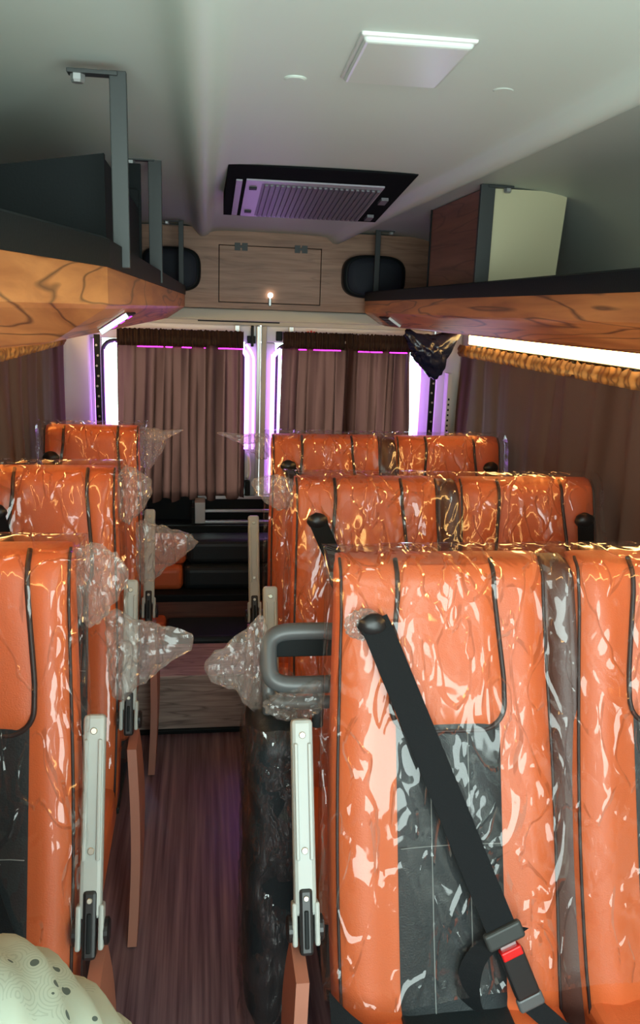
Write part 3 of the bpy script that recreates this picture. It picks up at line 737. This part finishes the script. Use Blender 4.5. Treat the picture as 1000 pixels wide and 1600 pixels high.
def base(par, x0, x1, Y, zt, aisle):
    y1 = Y - .255; z0 = zt - .815 - .13
    for x in (x0 + .06, x1 - .06):
        l = boxes('leg', [(x - .02, x + .02, y1 - .36, y1 - .32, FZ, z0 + .01), (x - .02, x + .02, y1 - .06, y1 - .02, FZ, z0 + .01), (x - .02, x + .02, y1 - .38, y1, FZ, FZ + .02)], M['gmetal'], par, .003)
    # tan side panel facing the aisle
    x = aisle; s = -1 if aisle > 0 else 1
    rings = []
    for k in range(13):
        f = k / 12; z = FZ + .005 + (zt - .70 - FZ) * (1 - f); wv = .055 + .05 * math.sin(f * 3.14) * (1 - .5 * f)
        yc = y1 + .02 - .10 * f + .03 * math.sin(f * 4); b = .010 * math.sin(f * 3.1)
        rings.append([(x - .012 + s * b, yc - wv, z), (x + .012 + s * b, yc - wv, z), (x + .012 + s * b, yc + wv, z), (x - .012 + s * b, yc + wv, z)])
    loft('side_panel', rings, M['tan'], par, smooth=False)
def belt_guide(par, p, seed):
    g = crumple('belt_guide', p, (.030, .018, .024), [], M['buckle'], par, seed, .18, 3, 3)
    return g
def belt(par, B, u0, t0, u1, t1, off=.03, w=.025, name='seat_belt'):
    pts = []
    for k in range(13):
        f = k / 12; u = u0 + (u1 - u0) * f; t = t0 + (t1 - t0) * f
        p = B.front(u, t); p.y -= off * min(1, .8 + f * 4); pts.append(p)
    d = (pts[-1] - pts[0]).normalized(); wv = d.cross(Vector((0, -1, .25))).normalized() * w
    return ribbon(name, pts, wv, .0025, M['belt'], par), pts

ROWS = [1.50, 2.29, 3.12]
ZT = 1.105; ZTL = 1.130
rowname = ['front row', 'middle row', 'rear row']
belts = {}
for i, Y in enumerate(ROWS):
    zt = ZT
    s = thing('double_seat', ['front row orange double seat with a long diagonal black belt', 'middle row orange double seat wrapped in plastic, right of the aisle', 'rear row orange double seat wrapped in plastic, before the door curtains'][i], 'seat', (.72, Y - .4, FZ), 'orange double seats right of the aisle')
    x0, w, gap = .258, .43, .062
    for q in (0, 1):
        xc = x0 + w / 2 + q * (w + gap)
        B, body = make_back(s, xc, w, Y, zt, i * 2 + q + 1)
        cushion(s, xc - w / 2 - .005, xc + w / 2 + .005, Y, zt, 'orange', 'bleather')
        sg = -1 if q == 0 else 1
        gp = B.front(sg * .72, .105, .020)
        belt_guide(s, gp, 3.0 + i + q)
        if i == 0 and q == 0: belts['near'] = (s, B)
        else:
            b_, _ = belt(s, B, sg * .72, .105, .6 if q == 0 else .5, .70, .033)
    # dark strip between the two backs
    B = Back(x0 + w + gap / 2, gap + .02, Y + .022, zt - .012, 3)
    loft('center_filler', [B.ring(t, 0, 8) for t in TS], M['brown'], s)
    make_film(s, x0 - .012, x0 + 2 * w + gap + .012, Y - .012, zt + .004, i + 1.37, .78, 1.0 if i == 0 else .8, .016 if i == 0 else .014)
    armrest(s, .188, Y, zt)
    base(s, x0, x0 + 2 * w + gap, Y, zt, .175)
    if i > 0:
        bag_flap(s, (.225, Y + .03, zt - .045), (.04, .02, .05), [((-.05, 0, .015), 3)], i * 2.2)
    if i == 2:
        bag_flap(s, (.17, Y + .05, zt - .02), (.05, .02, .018), [((-.07, 0, .02), 4)], 5.1)
LX1, LW = -.243, .35
for i, Y in enumerate(ROWS):
    zt = ZTL
    s = thing('single_seat', ['front row orange single seat behind the pale printed cloth', 'middle row orange single seat wrapped in plastic, left of the aisle', 'rear row orange single seat wrapped in plastic by the left curtain'][i], 'seat', (LX1 - LW / 2, Y - .4, FZ), 'orange single seats left of the aisle')
    xc = LX1 - LW / 2
    B, body = make_back(s, xc, LW, Y, zt, i + 11)
    cushion(s, xc - LW / 2 - .005, xc + LW / 2 + .005, Y, zt, 'orange', 'bleather', .40)
    gp = B.front(-.78, .105, .020); belt_guide(s, gp, 8.0 + i); belt(s, B, -.78, .105, .5, .70, .033)
    make_film(s, LX1 - LW - .012, LX1 + .012, Y - .012, zt + .004, i + 6.61, .76, 1.0 if i == 0 else .8, .015)
    armrest(s, -.203, Y, zt, .040)
    base(s, LX1 - LW, LX1, Y, zt, -.19)
    # loose corners of the polythene
    bag_flap(s, (LX1 + .025, Y + .06, zt - .085), (.035, .03, .08), [((.035, 0, .01), 3)], i + .4)
    if i < 2:
        bag_flap(s, (-.15, Y + .20, zt - .285), (.055, .030, .07), [((.075, 0, .012), 4), ((-.02, 0, -.05), 4), ((-.02, 0, .03), 5)], i + 1.9)
    if i == 2:
        bag_flap(s, (LX1 + .06, Y + .03, zt - .035), (.035, .03, .025), [((.07, 0, .02), 8)], 9.7)

# the near belt, clipped into its buckle
s, B = belts['near']
p0 = B.front(-.72, .105, .012)
crumple('plastic_flap', B.front(-.80, .105, .016), (.034, .012, .030), [], M['film2'], s, 7.7, .5, 4, 3.5, False); p1 = Vector((.553, 1.235, .462))
pts = [p0 + Vector((.0, -.01, .012)), p0 + Vector((.012, -.022, -.012))]
for k in range(1, 11): 
    f = k / 10; p = pts[1].lerp(p1, f); p.y = min(p.y, B.front((p.x - B.xc) / B.hw(.3), ZT - p.z).y - .028) if ZT - p.z < LB else p.y; pts.append(p)
d = (pts[-1] - pts[1]).normalized(); wv = d.cross(Vector((0, -1, .25))).normalized() * .029
ribbon('seat_belt', pts, wv, .0025, M['belt'], s)
e = pts[-1]; nn = Vector((0, -1, .3)).normalized(); wx = wv.normalized(); dx = wx.cross(nn).normalized()
if dx.dot(d) < 0: dx = -dx
def bbox(name, o, s0, s1, x0, x1, h0, h1, mat, par, bev=.004):
    bm = bmesh.new(); add_box(bm, x0, x1, s0, s1, h0, h1, bev, 3)
    for v in bm.verts: v.co = o + wx * v.co.x + dx * v.co.y + nn * v.co.z
    return bm_obj(name, bm, M[mat], par)
tg = bbox('belt_tongue', e, -.014, .020, -.038, .038, -.006, .010, 'gmetal', s, .006)
bbox('tongue_plate', e, .018, .036, -.016, .016, 0, .004, 'alu', tg, .001)
bk = bbox('buckle', e, .030, .125, -.0235, .0235, -.010, .012, 'buckle', s, .006)
bbox('release_button', e, .026, .044, -.0205, .0205, -.006, .0145, 'red', bk, .003)
bbox('buckle_anchor', e, .122, .150, -.026, .026, -.006, .008, 'mgrey', bk, .006)
q0 = e + dx * .145
ribbon('buckle_strap', [q0, q0 + Vector((.045, -.02, -.035)), q0 + Vector((.11, -.03, -.055)), q0 + Vector((.16, .02, -.07))], wx * .02, .003, M['belt'], s)
lap = [e + dx * .004 - wx * .03 + Vector((0, .006, 0)), e + Vector((-.045, .0, -.045)), e + Vector((-.06, -.005, -.11)), e + Vector((-.045, .0, -.17)), e + Vector((-.02, .01, -.21))]
ribbon('lap_belt', smooth_path(lap, 4), Vector((.018, -.012, .004)), .0025, M['belt'], s)
lp2 = [(.225, 1.20, .36), (.26, 1.16, .345), (.31, 1.12, .335), (.37, 1.10, .325), (.44, 1.09, .31)]
ribbon('lap_belt', smooth_path(lp2, 4), Vector((.0, .02, .018)), .0025, M['belt'], s)

# ------------------------------------------------------------------ folding aisle seat beside the front double seat
f = thing('folding_seat', 'folded black aisle seat in plastic with a grey moulded frame on top', 'seat', (.15, 1.6, FZ))
rings = []
for k in range(17):
    z = FZ + .06 + k * (.74 - FZ - .06) / 16; a = .060 - .012 * abs(k / 16 - .5) + (.004 if k % 4 else 0)
    if k in (0, 16): a *= .7
    yc = 1.66 - .04 * k / 16
    rings.append([(.150 + a * math.copysign(abs(math.cos(t)) ** .5, math.cos(t)), yc + .14 * math.copysign(abs(math.sin(t)) ** .5, math.sin(t)), z) for t in [2 * math.pi * j / 28 for j in range(28)]])
loft('folded_cushion', rings, M['bleather'], f)
boxes('leg', [(.12, .18, 1.55, 1.58, FZ, FZ + .08), (.12, .18, 1.74, 1.77, FZ, FZ + .08)], M['gmetal'], f)
rings = []
for k in range(40):
    z = FZ + .03 + k * (.765 - FZ - .03) / 39; rr = []
    for j in range(44):
        t = 2 * math.pi * j / 44; p = Vector((.150 + .066 * math.copysign(abs(math.cos(t)) ** .6, math.cos(t)), 1.66 - .04 * k / 39 + .150 * math.copysign(abs(math.sin(t)) ** .6, math.sin(t)), z))
        dn = noise.ridged_multi_fractal(Vector((p.x * 14, p.y * 9, p.z * 11 + p.x * 8)) + Vector((2, 4, 1)), .9, 2.1, 3, 1, 2) - 1.1
        c = Vector((.150, 1.64, z)); p += (p - c).normalized() * .018 * dn; rr.append(p)
    rings.append(rr)
loft('plastic_cover', rings, M['film3'], f, cap=False)
# grey frame: two stacked rounded loops, an upright and a crossbar
def loop(xc, yc, zc, hw, hd, hz, tilt, n=36):
    o = []
    for k in range(n):
        t = 2 * math.pi * k / n; c, q = math.cos(t), math.sin(t)
        x = hw * math.copysign(abs(c) ** .5, c); v = math.copysign(abs(q) ** .5, q)
        o.append((xc + x, yc + hd * v, zc + hz * v + tilt * x))
    return o
tube('frame_loop', loop(.222, 1.605, .862, .088, .03, .048, 0), .019, M['mgrey'], f, 10, True)
tube('frame_lip', smooth_path([(.138, 1.60, .845), (.134, 1.605, .80), (.150, 1.59, .775), (.19, 1.585, .768), (.30, 1.585, .768)], 5), .014, M['mgrey'], f, 10)
box('frame_recess', .150, .30, 1.625, 1.635, .855, .915, M['dark'], f, .003)
tube('upright', [(.135, 1.60, .70), (.135, 1.60, .83)], .013, M['mgrey'], f)
tube('upright', [(.245, 1.61, .70), (.245, 1.61, .80)], .013, M['mgrey'], f)
crumple('plastic_flap', (.105, 1.63, .835), (.03, .03, .085), [((-.075, 0, .0), 3.5), ((.01, 0, .03), 5), ((.015, 0, -.04), 5)], M['film2'], f, 4.4, .4, 4, 2.6, False)
crumple('plastic_flap', (.185, 1.56, .775), (.06, .03, .03), [((.02, 0, .03), 6)], M['film2'], f, 6.4, .4, 4, 3, False)

# ------------------------------------------------------------------ the person in the foremost single seat
Y0 = .80
s = thing('single_seat', 'foremost orange single seat, carrying the seated person', 'seat', (LX1 - LW / 2, Y0 - .4, FZ), 'orange single seats left of the aisle')
B, body = make_back(s, LX1 - .02 - LW / 2, LW, Y0, ZTL, 31)
cushion(s, LX1 - .02 - LW, LX1 - .02, Y0, ZTL, 'orange', 'bleather', .40)
base(s, LX1 - LW, LX1 - .03, Y0, ZTL, -.28)
def skinned(name, verts, edges, mat, parent, root=0, sub=3, fn=None):
    """grow one continuous surface around a skeleton of (point, radius), then optionally shape it"""
    me = bpy.data.meshes.new(name); me.from_pydata([v[0] for v in verts], edges, [])
    o = bpy.data.objects.new(name, me); COL.objects.link(o)
    md = o.modifiers.new('skin', 'SKIN'); md.use_smooth_shade = True
    for k, v in enumerate(verts):
        r = v[1]; me.skin_vertices[0].data[k].radius = r if isinstance(r, tuple) else (r, r)
    me.skin_vertices[0].data[root].use_root = True
    o.modifiers.new('sub', 'SUBSURF').levels = sub
    dg = bpy.context.evaluated_depsgraph_get(); ev = o.evaluated_get(dg)
    out = bpy.data.meshes.new_from_object(ev); bpy.data.objects.remove(o); bpy.data.meshes.remove(me)
    if fn:
        nr = [v.normal.copy() for v in out.vertices]
        for v, n in zip(out.vertices, nr): v.co = fn(v.co, n)
    out.materials.clear(); out.name = name
    return link(name, out, mat, parent, True)
pr = thing('person', 'person in a pale green printed cotton shirt, one shoulder showing at lower left', 'person', (-.40, .45, FZ))
M['skin'] = plain('skin', (.38, .19, .11), .5); M['hair'] = plain('hair', (.012, .010, .009), .5); M['trouser'] = plain('grey_trousers', (.10, .10, .11), .8)
cx = -.385
sk = [((cx, .36, .46), .14), ((cx, .44, .60), .135), ((cx, .53, .76), .14), ((cx, .60, .92), .11), ((cx, .60, 1.02), .055), ((cx, .585, 1.09), .05),            # 0-5 trunk, neck
      ((cx, .58, 1.15), .075), ((cx, .57, 1.23), .088), ((cx, .575, 1.30), .07),                                                                                     # 6-8 head
      ((-.185, .63, .935), .062), ((-.115, .52, .72), .05), ((-.155, .34, .62), .04), ((-.22, .20, .575), .035), ((-.25, .15, .56), .03),                              # 9-13 left arm
      ((-.53, .625, .945), .062), ((-.57, .52, .72), .05), ((-.56, .34, .62), .04), ((-.53, .20, .575), .035), ((-.51, .15, .56), .03),                             # 14-18 right arm
      ((-.30, .28, .46), .09), ((-.29, .02, .47), .075), ((-.29, -.04, .20), .055), ((-.29, -.02, .0), .045), ((-.29, -.14, -.04), .035),                                # 19-23 left leg
      ((-.47, .28, .46), .09), ((-.48, .02, .47), .075), ((-.48, -.04, .20), .055), ((-.48, -.02, .0), .045), ((-.48, -.14, -.04), .035)]
ed = [(0, 1), (1, 2), (2, 3), (3, 4), (4, 5), (5, 6), (6, 7), (7, 8), (3, 9), (9, 10), (10, 11), (11, 12), (12, 13), (3, 14), (14, 15), (15, 16), (16, 17), (17, 18),
      (0, 19), (19, 20), (20, 21), (21, 22), (22, 23), (0, 24), (24, 25), (25, 26), (26, 27), (27, 28)]
for sx, w in ((1, 13), (-1, 18)):            # five fingers on each hand, rooted in the palm
    wp = Vector(sk[w][0])
    for k, (dx_, ln) in enumerate(((-.024, .055), (-.008, .065), (.008, .062), (.022, .048))):
        a = wp + Vector((dx_, -.03, -.004)); b = a + Vector((dx_ * .2, -ln * .6, -.008)); c = b + Vector((0, -ln * .4, -.018))
        n0 = len(sk); sk += [(tuple(a), .0095), (tuple(b), .0085), (tuple(c), .0075)]; ed += [(w, n0), (n0, n0 + 1), (n0 + 1, n0 + 2)]
    a = wp + Vector((-sx * .036, -.005, -.004)); b = a + Vector((-sx * .012, -.032, -.006)); n0 = len(sk)
    sk += [(tuple(a), .011), (tuple(b), .009)]; ed += [(w, n0), (n0, n0 + 1)]
skinned('body', sk, ed, M['skin'], pr, 0, 2)
def drape(p, n):
    f = .0085 * math.sin(p.x * 95 - p.z * 120 + p.y * 60 + 3.5 * noise.noise(p * 6)) * (.4 + 1.4 * abs(noise.noise(p * 4 + Vector((3, 1, 7)))))
    f += .020 * noise.noise(p * 7.5) + .006 * noise.noise(p * 19)
    return p + n * (f + .004)
sh = [((cx, .36, .48), .155), ((cx, .44, .60), .155), ((cx, .53, .76), .16), ((cx, .60, .90), .125), ((cx, .60, .985), .075),
      ((-.150, .645, .930), .092), ((-.075, .58, .79), .09), ((-.08, .50, .69), .078), ((-.150, .36, .625), .064),
      ((-.53, .632, .930), .075), ((-.565, .56, .78), .07), ((-.565, .50, .69), .066), ((-.56, .36, .625), .06)]
skinned('shirt', sh, [(0, 1), (1, 2), (2, 3), (3, 4), (3, 5), (5, 6), (6, 7), (7, 8), (3, 9), (9, 10), (10, 11), (11, 12)], M['cotton'], pr, 0, 4, drape)
for x in (-.295, -.475):
    skinned('trouser_leg', [((x * .6 + cx * .4, .34, .455), .13), ((x, .16, .465), .11), ((x, .01, .465), .095), ((x, -.04, .28), .085), ((x, -.035, .06), .075)], [(0, 1), (1, 2), (2, 3), (3, 4)], M['trouser'], pr, 0, 3)
    rings = []
    for k in range(9):
        v = k / 8; y = .03 - .26 * v; wd = .040 + .012 * math.sin(v * 3.1); hz = .075 * (1 - v) ** .7 + .035
        if k in (0, 8): wd *= .6
        rings.append([(x + wd * math.cos(a), y, FZ + hz / 2 + hz / 2 * math.sin(a)) for a in [2 * math.pi * j / 16 for j in range(16)]])
    loft('shoe', rings, M['shoe'], pr)
hr = crumple('hair', (cx, .60, 1.275), (.098, .10, .085), [((0, .02, -.05), 2)], M['hair'], pr, 2.2, .06, 4, 5)
for sx in (-1, 1):
    crumple('ear', (cx + sx * .092, .575, 1.22), (.012, .02, .03), [], M['skin'], pr, 1, .05, 2)
    crumple('eye', (cx + sx * .034, .492, 1.235), (.014, .010, .008), [], M['white'], pr, 1, .02, 2)
    crumple('pupil', (cx + sx * .034, .483, 1.235), (.006, .004, .006), [], M['dark'], pr, 1, .02, 2)
crumple('nose', (cx, .483, 1.205), (.015, .022, .024), [((0, -.006, -.01), 3)], M['skin'], pr, 1, .05, 3)
crumple('mouth', (cx, .497, 1.165), (.026, .010, .008), [], M['tan'], pr, 1, .05, 2)
